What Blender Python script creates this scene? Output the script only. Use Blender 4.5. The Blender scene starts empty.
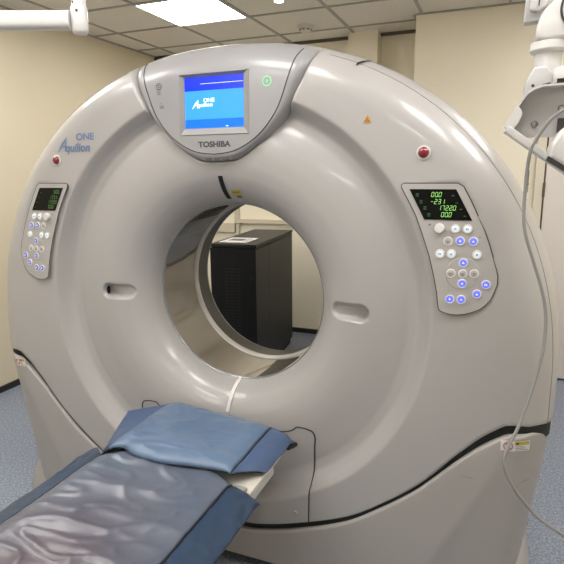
import bpy, bmesh, math, random
import numpy as np
from mathutils import Vector, Matrix, noise
random.seed(3)
PI = math.pi
SC = bpy.context.scene
COL = SC.collection

# ------------------------------------------------------------------ materials
def _mat(name):
    m = bpy.data.materials.new(name); m.use_nodes = True
    nt = m.node_tree; b = nt.nodes['Principled BSDF']
    return m, nt, b

def mat(name, col, rough=.5, metal=0., coat=0., coat_rough=.1, emit=None, estr=0., spec=.5,
        var=0., vscale=6., bump=0., bscale=200., bdist=.001):
    m, nt, b = _mat(name)
    N, L = nt.nodes, nt.links
    c = (*col, 1)
    b.inputs['Base Color'].default_value = c
    b.inputs['Roughness'].default_value = rough
    b.inputs['Metallic'].default_value = metal
    b.inputs['Coat Weight'].default_value = coat
    b.inputs['Coat Roughness'].default_value = coat_rough
    b.inputs['Specular IOR Level'].default_value = spec
    if emit:
        b.inputs['Emission Color'].default_value = (*emit, 1)
        b.inputs['Emission Strength'].default_value = estr
    tc = N.new('ShaderNodeTexCoord')
    if var or not bump:
        nz = N.new('ShaderNodeTexNoise'); nz.inputs['Scale'].default_value = vscale
        nz.inputs['Detail'].default_value = 4
        L.new(tc.outputs['Object'], nz.inputs['Vector'])
        mx = N.new('ShaderNodeMix'); mx.data_type = 'RGBA'
        v = var or .015
        mx.inputs['A'].default_value = (*[max(0, x * (1 - v)) for x in col], 1)
        mx.inputs['B'].default_value = (*[min(1, x * (1 + v)) for x in col], 1)
        L.new(nz.outputs['Fac'], mx.inputs['Factor'])
        L.new(mx.outputs['Result'], b.inputs['Base Color'])
    if bump:
        n2 = N.new('ShaderNodeTexNoise'); n2.inputs['Scale'].default_value = bscale
        n2.inputs['Detail'].default_value = 3
        L.new(tc.outputs['Object'], n2.inputs['Vector'])
        bp = N.new('ShaderNodeBump'); bp.inputs['Strength'].default_value = bump
        bp.inputs['Distance'].default_value = bdist
        L.new(n2.outputs['Fac'], bp.inputs['Height'])
        L.new(bp.outputs['Normal'], b.inputs['Normal'])
    return m

M = {}
M['shell'] = mat('shell_plastic', (.388, .369, .358), .37, coat=.4, coat_rough=.10, var=.02, vscale=3)
M['base'] = mat('base_plastic', (.365, .343, .325), .42, coat=.1, coat_rough=.25, var=.03, vscale=5)
M['console'] = mat('console_plastic', (.305, .297, .302), .34, coat=.3, coat_rough=.14, var=.015)
M['panel'] = mat('panel_plastic', (.385, .365, .350), .42, var=.02)
M['seam'] = mat('seam_dark', (.035, .033, .032), .6)
M['seamgrey'] = mat('seam_grey', (.27, .26, .25), .6)
M['black'] = mat('gap_black', (.006, .006, .006), .7)
M['dark_opening'] = mat('opening_black', (.004, .004, .004), .8)
M['liner'] = mat('bore_window', (.17, .145, .112), .05, coat=1., coat_rough=.02, var=.12, vscale=4)
M['ring'] = mat('bore_ring', (.50, .475, .44), .3, coat=.3)
M['collar_shaded'] = mat('bore_collar', (.045, .041, .035), .35)  # shading inside the rear of the bore, painted as a dark colour
M['chrome_edge'] = mat('bore_edge', (.33, .34, .35), .22, metal=.6)
M['display'] = mat('display_glass', (.003, .0035, .003), .22, spec=.15)
M['digit'] = mat('digit_green', (.2, .5, .1), .5, emit=(.42, .9, .25), estr=.62)
M['digit_dim'] = mat('digit_green_dim', (.1, .3, .06), .5, emit=(.32, .8, .15), estr=.07)
M['icon_dim'] = mat('icon_dim', (.02, .06, .02), .5, emit=(.2, .5, .2), estr=.10)
M['btn_rim'] = mat('button_rim', (.62, .61, .60), .28, coat=.4)
M['btn_grey'] = mat('button_grey', (.40, .375, .345), .35, coat=.3)
M['btn_blue'] = mat('button_blue', (.10, .12, .62), .35, emit=(.10, .13, 1.), estr=.75)
M['btn_blue_dim'] = mat('button_blue_dim', (.14, .15, .45), .35, emit=(.12, .14, .9), estr=.22)
M['btn_white'] = mat('button_white', (.62, .66, .68), .35, emit=(.75, .9, 1.), estr=.25)
M['btn_mark'] = mat('button_mark', (.08, .08, .09), .5)
M['btn_glow'] = mat('button_glow', (.7, .75, 1), .5, emit=(.65, .72, 1.), estr=.8)
M['red'] = mat('red_lamp', (.20, .008, .022), .18, coat=.7, coat_rough=.05, emit=(.5, .01, .03), estr=.01)
M['letter_blue'] = mat('letter_blue', (.155, .21, .34), .5)
M['letter_grey'] = mat('letter_grey', (.055, .055, .06), .5)
M['mark_grey'] = mat('mark_grey', (.10, .10, .105), .5)
M['screen_dark'] = mat('screen_dark_blue', (.0, .01, .3), .3, emit=(.0, .035, .92), estr=.9)
M['screen_light'] = mat('screen_light_blue', (.02, .15, .4), .3, emit=(.028, .32, 1.), estr=.95)
M['screen_mid'] = mat('screen_mid_blue', (.0, .07, .4), .3, emit=(.0, .165, 1.), estr=.95)
M['screen_white'] = mat('screen_white', (.6, .7, .8), .3, emit=(.72, .88, 1.), estr=.9)
M['bezel'] = mat('bezel_grey', (.30, .29, .275), .42, coat=.2)
M['green_glow'] = mat('green_glow', (.1, .5, .2), .4, emit=(.25, 1., .42), estr=.75)
M['orange'] = mat('warning_orange', (.50, .24, .02), .5)
M['yellow'] = mat('label_yellow', (.46, .38, .04), .5)
M['paper'] = mat('paper_white', (.72, .71, .69), .6)
M['redmark'] = mat('mark_red', (.35, .12, .14), .6)
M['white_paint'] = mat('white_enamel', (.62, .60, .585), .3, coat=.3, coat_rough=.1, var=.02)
M['white_paint_shaded'] = mat('white_enamel_shade', (.47, .46, .455), .4, coat=.2)  # darker copy of the white enamel, shading put into its colour
M['steel'] = mat('bolt_steel', (.35, .35, .35), .3, metal=1.)
M['cable'] = mat('cable_grey', (.23, .225, .22), .4)
M['table_cream'] = mat('table_cream', (.62, .58, .51), .32, coat=.3, var=.02)
M['table_grey'] = mat('table_rail_grey', (.50, .50, .50), .4)
M['cabinet'] = mat('cabinet_black', (.0065, .0075, .009), .40, spec=.3, bump=.15, bscale=700, bdist=.0004)
M['cabinet_side'] = mat('cabinet_side_black', (.011, .012, .013), .45, spec=.3, bump=.15, bscale=700, bdist=.0004)
M['grille'] = mat('grille_black', (.006, .006, .007), .6)
M['skirting'] = mat('skirting_black', (.018, .018, .02), .45)
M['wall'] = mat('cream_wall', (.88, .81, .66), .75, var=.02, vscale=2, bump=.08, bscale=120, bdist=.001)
M['wall_dim'] = mat('cream_wall_left_shaded', (.70, .625, .47), .75, var=.02, vscale=2, bump=.08, bscale=120, bdist=.001)  # same cream wall, its dimmer light put into a darker colour
M['trim'] = mat('cream_trim', (.62, .56, .43), .5, var=.02)
M['trim_dark'] = mat('dark_trim', (.10, .09, .075), .6)
M['door'] = mat('door_white', (.72, .67, .63), .45, var=.02)
M['doorframe'] = mat('door_frame_cream', (.70, .64, .52), .45)
M['hinge'] = mat('hinge_brass', (.16, .11, .075), .45, metal=.5)
M['gap_brown'] = mat('gap_brown', (.10, .065, .04), .7)
M['tbar'] = mat('ceiling_bar', (.36, .345, .32), .5)
M['light_frame'] = mat('light_frame', (.62, .61, .6), .5)
M['light_on'] = mat('light_diffuser', (.9, .9, .9), .5, emit=(1., .982, .95), estr=16.8)
M['spot_on'] = mat('spot_lens', (.9, .9, .9), .5, emit=(1., .95, .86), estr=20.)
M['detector'] = mat('detector_white', (.62, .60, .56), .5)

def floor_mat():
    m, nt, b = _mat('blue_speckled_vinyl'); N, L = nt.nodes, nt.links
    tc = N.new('ShaderNodeTexCoord')
    n = N.new('ShaderNodeTexNoise'); n.inputs['Scale'].default_value = 95; n.inputs['Detail'].default_value = 3
    n.inputs['Roughness'].default_value = .75
    L.new(tc.outputs['Object'], n.inputs['Vector'])
    r = N.new('ShaderNodeValToRGB'); e = r.color_ramp.elements
    e[0].position = .36; e[0].color = (.11, .14, .20, 1)
    e[1].position = .66; e[1].color = (.37, .405, .47, 1)
    k = r.color_ramp.elements.new(.5); k.color = (.21, .245, .315, 1)
    L.new(n.outputs['Fac'], r.inputs['Fac']); L.new(r.outputs['Color'], b.inputs['Base Color'])
    b.inputs['Roughness'].default_value = .38
    return m
M['floor'] = floor_mat()

def tile_mat():
    m, nt, b = _mat('ceiling_tile'); N, L = nt.nodes, nt.links
    tc = N.new('ShaderNodeTexCoord')
    n = N.new('ShaderNodeTexNoise'); n.inputs['Scale'].default_value = 60; n.inputs['Detail'].default_value = 5
    L.new(tc.outputs['Object'], n.inputs['Vector'])
    r = N.new('ShaderNodeValToRGB'); e = r.color_ramp.elements
    e[0].position = .3; e[0].color = (.70, .665, .60, 1)
    e[1].position = .7; e[1].color = (.78, .745, .69, 1)
    L.new(n.outputs['Fac'], r.inputs['Fac']); L.new(r.outputs['Color'], b.inputs['Base Color'])
    b.inputs['Roughness'].default_value = .9
    return m
M['tile'] = tile_mat()

def vinyl(name, c1, c2, c3=None, rough=.3, bump=.25, spec=.5):
    m, nt, b = _mat(name); b.inputs['Specular IOR Level'].default_value = spec; N, L = nt.nodes, nt.links
    tc = N.new('ShaderNodeTexCoord')
    n = N.new('ShaderNodeTexNoise'); n.inputs['Scale'].default_value = 4.5; n.inputs['Detail'].default_value = 3
    L.new(tc.outputs['Object'], n.inputs['Vector'])
    r = N.new('ShaderNodeValToRGB'); e = r.color_ramp.elements
    e[0].position = .35; e[0].color = (*c1, 1); e[1].position = .65; e[1].color = (*c2, 1)
    L.new(n.outputs['Fac'], r.inputs['Fac'])
    out = r.outputs['Color']
    if c3:   # a reddish reflection, painted into the colour in the middle of the mat
        g = N.new('ShaderNodeTexGradient'); g.gradient_type = 'SPHERICAL'
        mp = N.new('ShaderNodeMapping'); mp.vector_type = 'TEXTURE'
        mp.inputs['Location'].default_value = (-.02, 0.25, .05); mp.inputs['Scale'].default_value = (.34, .5, .5)
        L.new(tc.outputs['Object'], mp.inputs['Vector']); L.new(mp.outputs['Vector'], g.inputs['Vector'])
        mx = N.new('ShaderNodeMix'); mx.data_type = 'RGBA'
        L.new(g.outputs['Fac'], mx.inputs['Factor']); L.new(out, mx.inputs['A']); mx.inputs['B'].default_value = (*c3, 1)
        out = mx.outputs['Result']
    L.new(out, b.inputs['Base Color'])
    b.inputs['Roughness'].default_value = rough
    b.inputs['Coat Weight'].default_value = .25; b.inputs['Coat Roughness'].default_value = .28
    w = N.new('ShaderNodeTexNoise'); w.inputs['Scale'].default_value = 14; w.inputs['Detail'].default_value = 4
    L.new(tc.outputs['Object'], w.inputs['Vector'])
    bp = N.new('ShaderNodeBump'); bp.inputs['Strength'].default_value = bump; bp.inputs['Distance'].default_value = .01
    L.new(w.outputs['Fac'], bp.inputs['Height']); L.new(bp.outputs['Normal'], b.inputs['Normal'])
    return m
M['mat_centre'] = vinyl('clear_vinyl_grey', (.082, .105, .150), (.115, .133, .175), (.080, .052, .064), .30, .18)
M['mat_side'] = vinyl('navy_vinyl', (.020, .038, .075), (.028, .050, .092), None, .42, .25, .25)
M['pad_centre'] = vinyl('steel_blue_vinyl', (.09, .143, .24), (.115, .175, .275), None, .40, .2)
M['pad_side'] = vinyl('blue_vinyl', (.05, .088, .18), (.062, .10, .20), None, .5, .1)
M['mat_under'] = mat('mat_underside', (.012, .013, .016), .6)

# ------------------------------------------------------------------ object helpers
ORG = {}
WARP = None     # when set, lays flat-built pieces onto the leaning front of the gantry
def mesh(name, verts, faces, mats, parent=None, smooth=True, fm=None, kind=None, sharp=None):
    org = ORG.get(parent.as_pointer(), Vector((0, 0, 0))) if parent else Vector((0, 0, 0))
    if WARP: verts = [(v[0], v[1] + WARP(v[0], v[2]), v[2]) for v in verts]
    me = bpy.data.meshes.new(name)
    me.from_pydata([(v[0] - org[0], v[1] - org[1], v[2] - org[2]) for v in verts], [], [tuple(int(i) for i in f) for f in faces])
    if not isinstance(mats, (list, tuple)): mats = [mats]
    for m in mats: me.materials.append(m)
    if fm is not None: me.polygons.foreach_set('material_index', np.array(fm, dtype=np.int32))
    me.polygons.foreach_set('use_smooth', [smooth] * len(me.polygons))
    me.update()
    if sharp: me.set_sharp_from_angle(angle=math.radians(sharp))
    o = bpy.data.objects.new(name, me); COL.objects.link(o)
    if parent:
        o.parent = parent; ORG[o.as_pointer()] = org
    if kind: o['kind'] = kind
    return o

def thing(name, label, cat, loc, group=None):
    o = bpy.data.objects.new(name, None); COL.objects.link(o)
    o.location = loc; o.empty_display_size = .1
    o['label'] = label; o['category'] = cat
    if group: o['group'] = group
    ORG[o.as_pointer()] = Vector(loc)
    return o

def tag(o, label, cat, group=None):
    o['label'] = label; o['category'] = cat
    if group: o['group'] = group
    return o

class MB:
    """collects shapes and links them as one mesh object"""
    def __init__(s): s.v = []; s.f = []; s.m = []
    def add(s, v, f, mi=0):
        b = len(s.v); s.v += [tuple(p) for p in v]; s.f += [tuple(int(i) + b for i in q) for q in f]; s.m += [mi] * len(f); return s
    def box(s, c, d, mi=0, bev=0., rot=None):
        bm = bmesh.new(); bmesh.ops.create_cube(bm, size=1)
        for v in bm.verts: v.co = Vector((v.co.x * d[0], v.co.y * d[1], v.co.z * d[2]))
        if bev: bmesh.ops.bevel(bm, geom=list(bm.edges), offset=bev, segments=3, affect='EDGES', profile=.5)
        return s._bm(bm, c, mi, rot)
    def _bm(s, bm, c=(0, 0, 0), mi=0, rot=None):
        if rot is not None: bm.transform(rot.to_4x4())
        bmesh.ops.recalc_face_normals(bm, faces=bm.faces)
        bm.verts.index_update()
        s.add([v.co + Vector(c) for v in bm.verts], [[v.index for v in f.verts] for f in bm.faces], mi)
        bm.free(); return s
    def prism(s, poly, y0, y1, mi=0, bev=0., seg=2):
        """poly in (x,z), extruded from y0 to y1"""
        bm = bmesh.new()
        vs = [bm.verts.new((p[0], y0, p[1])) for p in poly]
        f = bm.faces.new(vs)
        r = bmesh.ops.extrude_face_region(bm, geom=[f])
        for g in r['geom']:
            if isinstance(g, bmesh.types.BMVert): g.co.y = y1
        bmesh.ops.recalc_face_normals(bm, faces=bm.faces)
        if bev: bmesh.ops.bevel(bm, geom=list(bm.edges), offset=bev, segments=seg, affect='EDGES', profile=.5, clamp_overlap=True)
        return s._bm(bm, (0, 0, 0), mi)
    def lathe(s, prof, c, axis=(0, 0, 1), n=32, mi=0):
        """prof: (radius, height) list revolved about axis through c"""
        q = Vector((0, 0, 1)).rotation_difference(Vector(axis).normalized())
        v = []; f = []
        for r, h in prof:
            for k in range(n):
                a = 2 * PI * k / n
                v.append(q @ Vector((r * math.cos(a), r * math.sin(a), h)) + Vector(c))
        for i in range(len(prof) - 1):
            for k in range(n):
                a, b = i * n + k, i * n + (k + 1) % n
                f.append((a, b, b + n, a + n))
        if prof[0][0] > 1e-6: f.append(tuple(reversed(range(n))))
        if prof[-1][0] > 1e-6: f.append(tuple((len(prof) - 1) * n + k for k in range(n)))
        return s.add(v, f, mi)
    def tube(s, pts, r, n=8, mi=0, closed=False):
        pts = [Vector(p) for p in pts]; v = []; f = []; K = len(pts)
        up = None
        for i, p in enumerate(pts):
            a = pts[(i - 1) % K] if (closed or i) else p
            b = pts[(i + 1) % K] if (closed or i < K - 1) else p
            t = (b - a).normalized()
            if up is None: up = t.orthogonal().normalized()
            up = (up - t * up.dot(t)).normalized()
            w = t.cross(up)
            rr = r[i] if isinstance(r, (list, tuple)) else r
            for k in range(n):
                an = 2 * PI * k / n
                v.append(p + (up * math.cos(an) + w * math.sin(an)) * rr)
        R = K if closed else K - 1
        for i in range(R):
            for k in range(n):
                a, b = i * n + k, i * n + (k + 1) % n
                c2, d2 = ((i + 1) % K) * n + (k + 1) % n, ((i + 1) % K) * n + k
                f.append((a, b, c2, d2))
        if not closed:
            f.append(tuple(reversed(range(n)))); f.append(tuple((K - 1) * n + k for k in range(n)))
        return s.add(v, f, mi)
    def build(s, name, mats, parent=None, smooth=True, kind=None, sharp=35):
        return mesh(name, s.v, s.f, mats, parent, smooth, s.m, kind, sharp)

def spline(pts, n=8, closed=False):
    """Catmull-Rom through points"""
    P = [np.array(p, float) for p in pts]; K = len(P); out = []
    for i in range(K if closed else K - 1):
        p0 = P[(i - 1) % K] if (closed or i > 0) else P[0]
        p1, p2 = P[i], P[(i + 1) % K]
        p3 = P[(i + 2) % K] if (closed or i + 2 < K) else P[-1]
        for j in range(n):
            t = j / n
            out.append(.5 * ((2 * p1) + (-p0 + p2) * t + (2 * p0 - 5 * p1 + 4 * p2 - p3) * t * t + (-p0 + 3 * p1 - 3 * p2 + p3) * t ** 3))
    if not closed: out.append(P[-1])
    return out

def text_mesh(body, size, shear=0., offset=0., extrude=0.):
    cu = bpy.data.curves.new('lettering', 'FONT'); cu.body = body; cu.size = size; cu.shear = shear
    cu.offset = offset; cu.extrude = extrude; cu.resolution_u = 4
    o = bpy.data.objects.new('lettering', cu); COL.objects.link(o)
    dg = bpy.context.evaluated_depsgraph_get()
    me = bpy.data.meshes.new_from_object(o.evaluated_get(dg))
    v = [tuple(p.co) for p in me.vertices]; f = [tuple(p.vertices) for p in me.polygons]
    bpy.data.objects.remove(o); bpy.data.curves.remove(cu); bpy.data.meshes.remove(me)
    return v, f

def fit_text(mb, body, x0, x1, z0, z1, y, shear=0., offset=0., mi=0, cap=None):
    """letters laid on the plane y, filling x0..x1 and z0..z1 (cap: highest letter used to scale)"""
    v, f = text_mesh(body, 1., shear, offset)
    xs = [p[0] for p in v]; ys = [p[1] for p in v]
    yb = 0 if cap == 'base' else min(ys)
    sx = (x1 - x0) / (max(xs) - min(xs)); sz = (z1 - z0) / (max(ys) - yb)
    mb.add([(x0 + (p[0] - min(xs)) * sx, y, z0 + (p[1] - yb) * sz) for p in v], f, mi)
    return mb

# ------------------------------------------------------------------ camera
cam_d = bpy.data.cameras.new('camera'); cam = bpy.data.objects.new('camera', cam_d); COL.objects.link(cam)
yaw, pitch, roll = math.radians(22.048), math.radians(11.62), math.radians(-.487)
fw = Vector((-math.sin(yaw) * math.cos(pitch), math.cos(yaw) * math.cos(pitch), -math.sin(pitch)))
rt = Vector((math.cos(yaw), math.sin(yaw), 0)); up = rt.cross(fw)
r2 = rt * math.cos(roll) + up * math.sin(roll); u2 = up * math.cos(roll) - rt * math.sin(roll)
mw = Matrix((r2, u2, -fw)).transposed().to_4x4(); mw.translation = (.947, -1.913, 1.558)
cam.matrix_world = mw
cam_d.sensor_width = 36; cam_d.sensor_fit = 'HORIZONTAL'; cam_d.lens = 532.65 / 564 * 36
cam_d.clip_start = .02
SC.camera = cam

# ------------------------------------------------------------------ room
XL, XR, YB, YF, YP, XP, H = -2.34, 2.60, 2.88, -4.6, 2.43, .283, 2.70
def slab(name, c, d, m, bev=0.):
    return MB().box(c, d, 0, bev).build(name, m, None, False, 'structure', None)
slab('floor', ((XL + XR) / 2, (YB + YF) / 2, -.05), (XR - XL + .4, YB - YF + .4, .1), M['floor'])
slab('ceiling', ((XL + XR) / 2, (YB + YF) / 2, H + .05), (XR - XL + .4, YB - YF + .4, .1), M['tile'])
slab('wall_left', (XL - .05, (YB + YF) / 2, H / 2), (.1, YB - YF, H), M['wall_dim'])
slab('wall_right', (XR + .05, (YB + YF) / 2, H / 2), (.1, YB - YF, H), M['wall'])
slab('wall_back', ((XL + XR) / 2, YB + .05, H / 2), (XR - XL, .1, H), M['wall'])
slab('wall_front', ((XL + XR) / 2, YF - .05, H / 2), (XR - XL, .1, H), M['wall'])
slab('wall_projection', ((XP + XR) / 2, (YP + YB) / 2, H / 2), (XR - XP, YB - YP, H), M['wall'])
slab('wall_pier', (-.195, (2.74 + YB) / 2, H / 2), (.25, YB - 2.74, H), M['wall'])
slab('baseboard_left', (XL + .008, (YB + YF) / 2, .022), (.016, YB - YF, .044), M['skirting'])
slab('baseboard_back', ((XL - .32) / 2, YB - .008, .022), (-.32 - XL, .016, .044), M['skirting'])
slab('baseboard_pier', (-.195, 2.732, .022), (.25, .016, .044), M['skirting'])
slab('baseboard_projection', ((XP + 1.15) / 2, YP - .008, .022), (1.15 - XP, .016, .044), M['skirting'])
# cream trunking on the back wall
slab('trim_1', (-1.46, YB - .02, 1.75), (.045, .04, 1.9), M['trim'])
slab('trim_2', (-.9, YB - .025, 1.09), (1.1, .05, .035), M['trim'])
slab('trim_3', (-1.9, YB - .02, 1.02), (.86, .04, .09), M['trim'])
slab('trim_4', (-1.9, YB - .02, 1.25), (.86, .04, .06), M['trim'])
slab('trim_5', ((XL - .32) / 2, YB - .012, H - .012), (-.32 - XL, .024, .024), M['trim_dark'])
slab('trim_6', (XL + .012, YB - .012, H / 2 + .6), (.024, .024, H - 1.2), M['trim_dark'])
slab('trim_7', ((XP - .07) / 2, YB - .012, H - .012), (XP + .07, .024, .024), M['trim_dark'])
# suspended ceiling grid
gb = MB()
GX = [-1.473 + .6 * k for k in range(-1, 7)]; GY = [1.385 + .59 * k for k in range(-10, 3)]
for x in GX: gb.box((x, (YB + YF) / 2, H - .003), (.022, YB - YF, .008))
for y in GY: gb.box(((XL + XR) / 2, y, H - .0035), (XR - XL, .022, .008))
gb.box((XL + .011, (YB + YF) / 2, H - .004), (.022, YB - YF, .008)); gb.box(((XP + XR) / 2, YP - .011, H - .004), (XR - XP, .022, .008))
gb.box((XP - .011, (YP + YB) / 2, H - .004), (.022, YB - YP, .008))
gb.build('trim_8', M['tbar'], None, False, 'structure', None)

# door in the projecting wall on the right
dr = MB().box((1.245 + .40, YP - .022, 1.03), (.80, .036, 2.03), 0, .003).build('door_1', M['door'], None, False, 'structure', None)
MB().box((1.205, YP - .018, 1.04), (.056, .05, 2.10)).box((2.09, YP - .018, 1.04), (.07, .05, 2.10)).box((1.65, YP - .018, 2.085), (.96, .05, .07)) \
    .build('door_frame', M['doorframe'], dr, False, None, None)
MB().box((1.239, YP - .035, 1.03), (.011, .012, 2.03)).build('door_gap', M['gap_brown'], dr, False, None, None)
hb = MB()
for z in (.3, 1.03, 1.42, 1.85): hb.lathe([(.009, -.05), (.009, .05)], (1.2385, YP - .047, z), (0, 0, 1), 12)
hb.build('hinge', M['hinge'], dr)
MB().lathe([(.026, 0), (.026, .008), (.012, .01), (.011, .05)], (1.96, YP - .04, 1.0), (0, -1, 0), 20).box((1.915, YP - .095, 1.0), (.11, .02, .02), 0, .006).build('door_handle', M['steel'], dr)
MB().lathe([(.006, 0), (.004, .004)], (1.135, YP, 1.46), (0, -1, 0), 10).tube([(1.135, YP - .003, 1.56), (1.135, YP - .003, 1.40)], .0022, 6).build('trim_9', M['trim_dark'], None, True, 'structure')

# ceiling lights
lights = [((-1.178, 1.68), 'square ceiling light panel glowing above the far left of the scanner', 0)]
for x, y in ((-1.178, -.97), (.022, -.97), (1.222, -.97), (-1.178, -3.33), (.622, -3.33), (1.70, 1.39), (-.578, -2.14), (-1.778, .20), (1.822, -.2)):
    lights.append(((x, y), 'square glowing ceiling light panel in the room before the scanner', 1))
for (x, y), lab, g in lights:
    if y > 1 and x > 0: lab = 'unseen added light panel brightening the right wall'  # out-of-view panel, added to brighten the right wall
    elif y == .20: lab = 'unseen added light panel brightening the room near the left wall'  # out-of-view panel, added for more bounce off walls and ceiling
    elif y == -.2: lab = 'unseen added light panel brightening the room above the hanging bracket'  # added panel out of view, lifts the light on the right side
    t = thing('ceiling_light', lab, 'light', (x, y, H), 'ceiling light panels')
    fr = MB()
    for sx in (-1, 1): fr.box((x + sx * .2915, y, H - .006), (.012, .584, .012))
    for sy in (-1, 1): fr.box((x, y + sy * .2865, H - .006), (.57, .012, .012))
    fr.build('frame', M['light_frame'], t, False)
    MB().box((x, y, H - .005), (.571, .561, .006)).build('diffuser', M['light_on'], t, False)
t = thing('spotlight', 'small round recessed spotlight shining in the ceiling', 'light', (-.53, 1.72, H))
MB().lathe([(.028, -.004), (.046, -.006), (.046, 0)], (-.53, 1.72, H), (0, 0, 1), 24).build('rim', M['light_frame'], t)
MB().lathe([(0, -.006), (.03, -.006), (.03, -.003)], (-.53, 1.72, H), (0, 0, 1), 24).build('lens', M['spot_on'], t)
t = thing('smoke_detector', 'round white smoke detector on the ceiling tile', 'smoke detector', (-.575, 2.39, H))
MB().lathe([(0, -.05), (.03, -.05), (.045, -.042), (.05, -.024), (.062, -.02), (.064, 0)], (-.575, 2.39, H), (0, 0, 1), 28).build('body', M['detector'], t)
sb = MB()
for k in range(8):
    a = k * PI / 4
    sb.box((-.575 + .0455 * math.cos(a), 2.39 + .0455 * math.sin(a), H - .034), (.006, .02, .008), 0, 0, Matrix.Rotation(a, 3, 'Z'))
sb.build('vent', M['seam'], t, False)

# ------------------------------------------------------------------ CT gantry surfaces
BZ, BR = 1.084, .36
NA, OA, OB, OZ, FIL = 2.15, 1.165, 1.118, .9, .135
def halfw(z): return OA - .065 * np.clip((.75 - z) / .6, 0, 1.3)
def rho(x, z):
    x = np.abs(np.asarray(x, float)); z = np.asarray(z, float)
    up_ = ((x / OA) ** NA + (np.maximum(z - OZ, 0) / OB) ** NA) ** (1 / NA)
    return np.where(z > OZ, up_, x / halfw(z))
PF = 2.35
def ss(a, b, x):
    t = np.clip((x - a) / (b - a), 0, 1); return t * t * (3 - 2 * t)
def lean(z): return .03 * (np.maximum(z, .75) - 1.6)
def rim_y(x, z):
    e = (1 - rho(x, z)) * 1.13
    t = np.clip(1 - e / FIL, 0, 1)
    g = 1 - np.power(1 - np.power(t, PF), 1 / PF)
    yf = -.2 + lean(z) - .05 * np.clip(e - .1, 0, .2) * ss(.35, .6, np.abs(x))
    return yf * (1 - g)
def pchip(xk, yk):
    xk = np.array(xk, float); yk = np.array(yk, float); h = np.diff(xk); d = np.diff(yk) / h
    m = np.zeros(len(xk)); m[0] = d[0]; m[-1] = d[-1]
    for i in range(1, len(xk) - 1):
        m[i] = 0 if d[i - 1] * d[i] <= 0 else 2 * d[i - 1] * d[i] / (d[i - 1] + d[i])
    def f(x):
        x = np.clip(np.asarray(x, float), xk[0], xk[-1]); i = np.clip(np.searchsorted(xk, x) - 1, 0, len(h) - 1)
        t = (x - xk[i]) / h[i]
        return (2 * t**3 - 3 * t**2 + 1) * yk[i] + (t**3 - 2 * t**2 + t) * h[i] * m[i] + (-2 * t**3 + 3 * t**2) * yk[i + 1] + (t**3 - t**2) * h[i] * m[i + 1]
    return f
G = pchip([.36, .363, .37, .382, .40, .43, .47, .52, .56, .60, .64, .67, .695, .72, .742, .762, .776, .82],
          [-.040, -.052, -.074, -.098, -.122, -.147, -.166, -.176, -.1775, -.1745, -.167, -.158, -.149, -.147, -.160, -.185, -.198, -.2])
def dish_r(x, z):
    r = np.hypot(x, z - BZ); k = ss(.45, .72, r)
    return np.hypot(x, z - (BZ - .012 * k))
# shield outlines of the head console
S1h = [(0, 1.623), (.085, 1.636), (.172, 1.685), (.237, 1.762), (.275, 1.855), (.300, 1.935)]
S2h = [(0, 1.594), (.082, 1.601), (.168, 1.655), (.212, 1.690), (.280, 1.768), (.325, 1.845), (.357, 1.915)]
def out_z(x, s): return OZ + OB * max(0, (s ** NA - (abs(x) / OA) ** NA)) ** (1 / NA)
def shield(half, xe, s):
    r = [tuple(p) for p in spline(half, 8)]
    r.append((xe, out_z(xe, s)))
    top = [(xe * (1 - k / 24), out_z(xe * (1 - k / 24), s)) for k in range(1, 25)]
    right = r + top
    left = [(-p[0], p[1]) for p in reversed(right[1:-1])]
    return right + left          # counter-clockwise from the bottom
S1 = shield(S1h, .313, .984); S2 = shield(S2h, .374, .9995)
CC = (0., 1.795)
def polar_of(poly, th):
    P = np.array(poly) - np.array(CC); a = np.unwrap(np.arctan2(P[:, 1], P[:, 0])); r = np.hypot(P[:, 0], P[:, 1])
    a = np.concatenate([a - 2 * PI, a, a + 2 * PI]); r = np.concatenate([r] * 3)
    o = np.argsort(a)
    return np.interp(np.asarray(th), a[o], r[o])
def console_mask(x, z):
    th = np.arctan2(z - CC[1], x - CC[0]); r = np.hypot(x - CC[0], z - CC[1])
    return 1 - ss(.90, .985, r / polar_of(S2, th))
def grip(x, z):
    """hand recesses, deepest toward the outer end"""
    ax = np.abs(x); cx, cz, hl, hr = .492, 1.081, .040, .032
    d = np.hypot(np.maximum(np.abs(ax - cx) - hl, 0), z - cz) - hr
    dep = .012 + .030 * np.clip((ax - .43) / .12, 0, 1)
    return dep * (1 - ss(-.013, .0005, d))
def cover_y(x, z):
    r = dish_r(x, z); k = ss(.60, .78, r); ry = rim_y(x, z)
    return np.where(r < .82, G(r) + k * (ry + .2), ry)
def front_y(x, z): return float(cover_y(np.array([x]), np.array([z]))[0])

SEAM = pchip([0, .118, .205, .369, .524, .645, .764, .885, .970, 1.032, 1.083, 1.126, 1.3],
             [.198, .203, .221, .270, .340, .425, .526, .664, .746, .781, .779, .765, .735])
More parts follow.
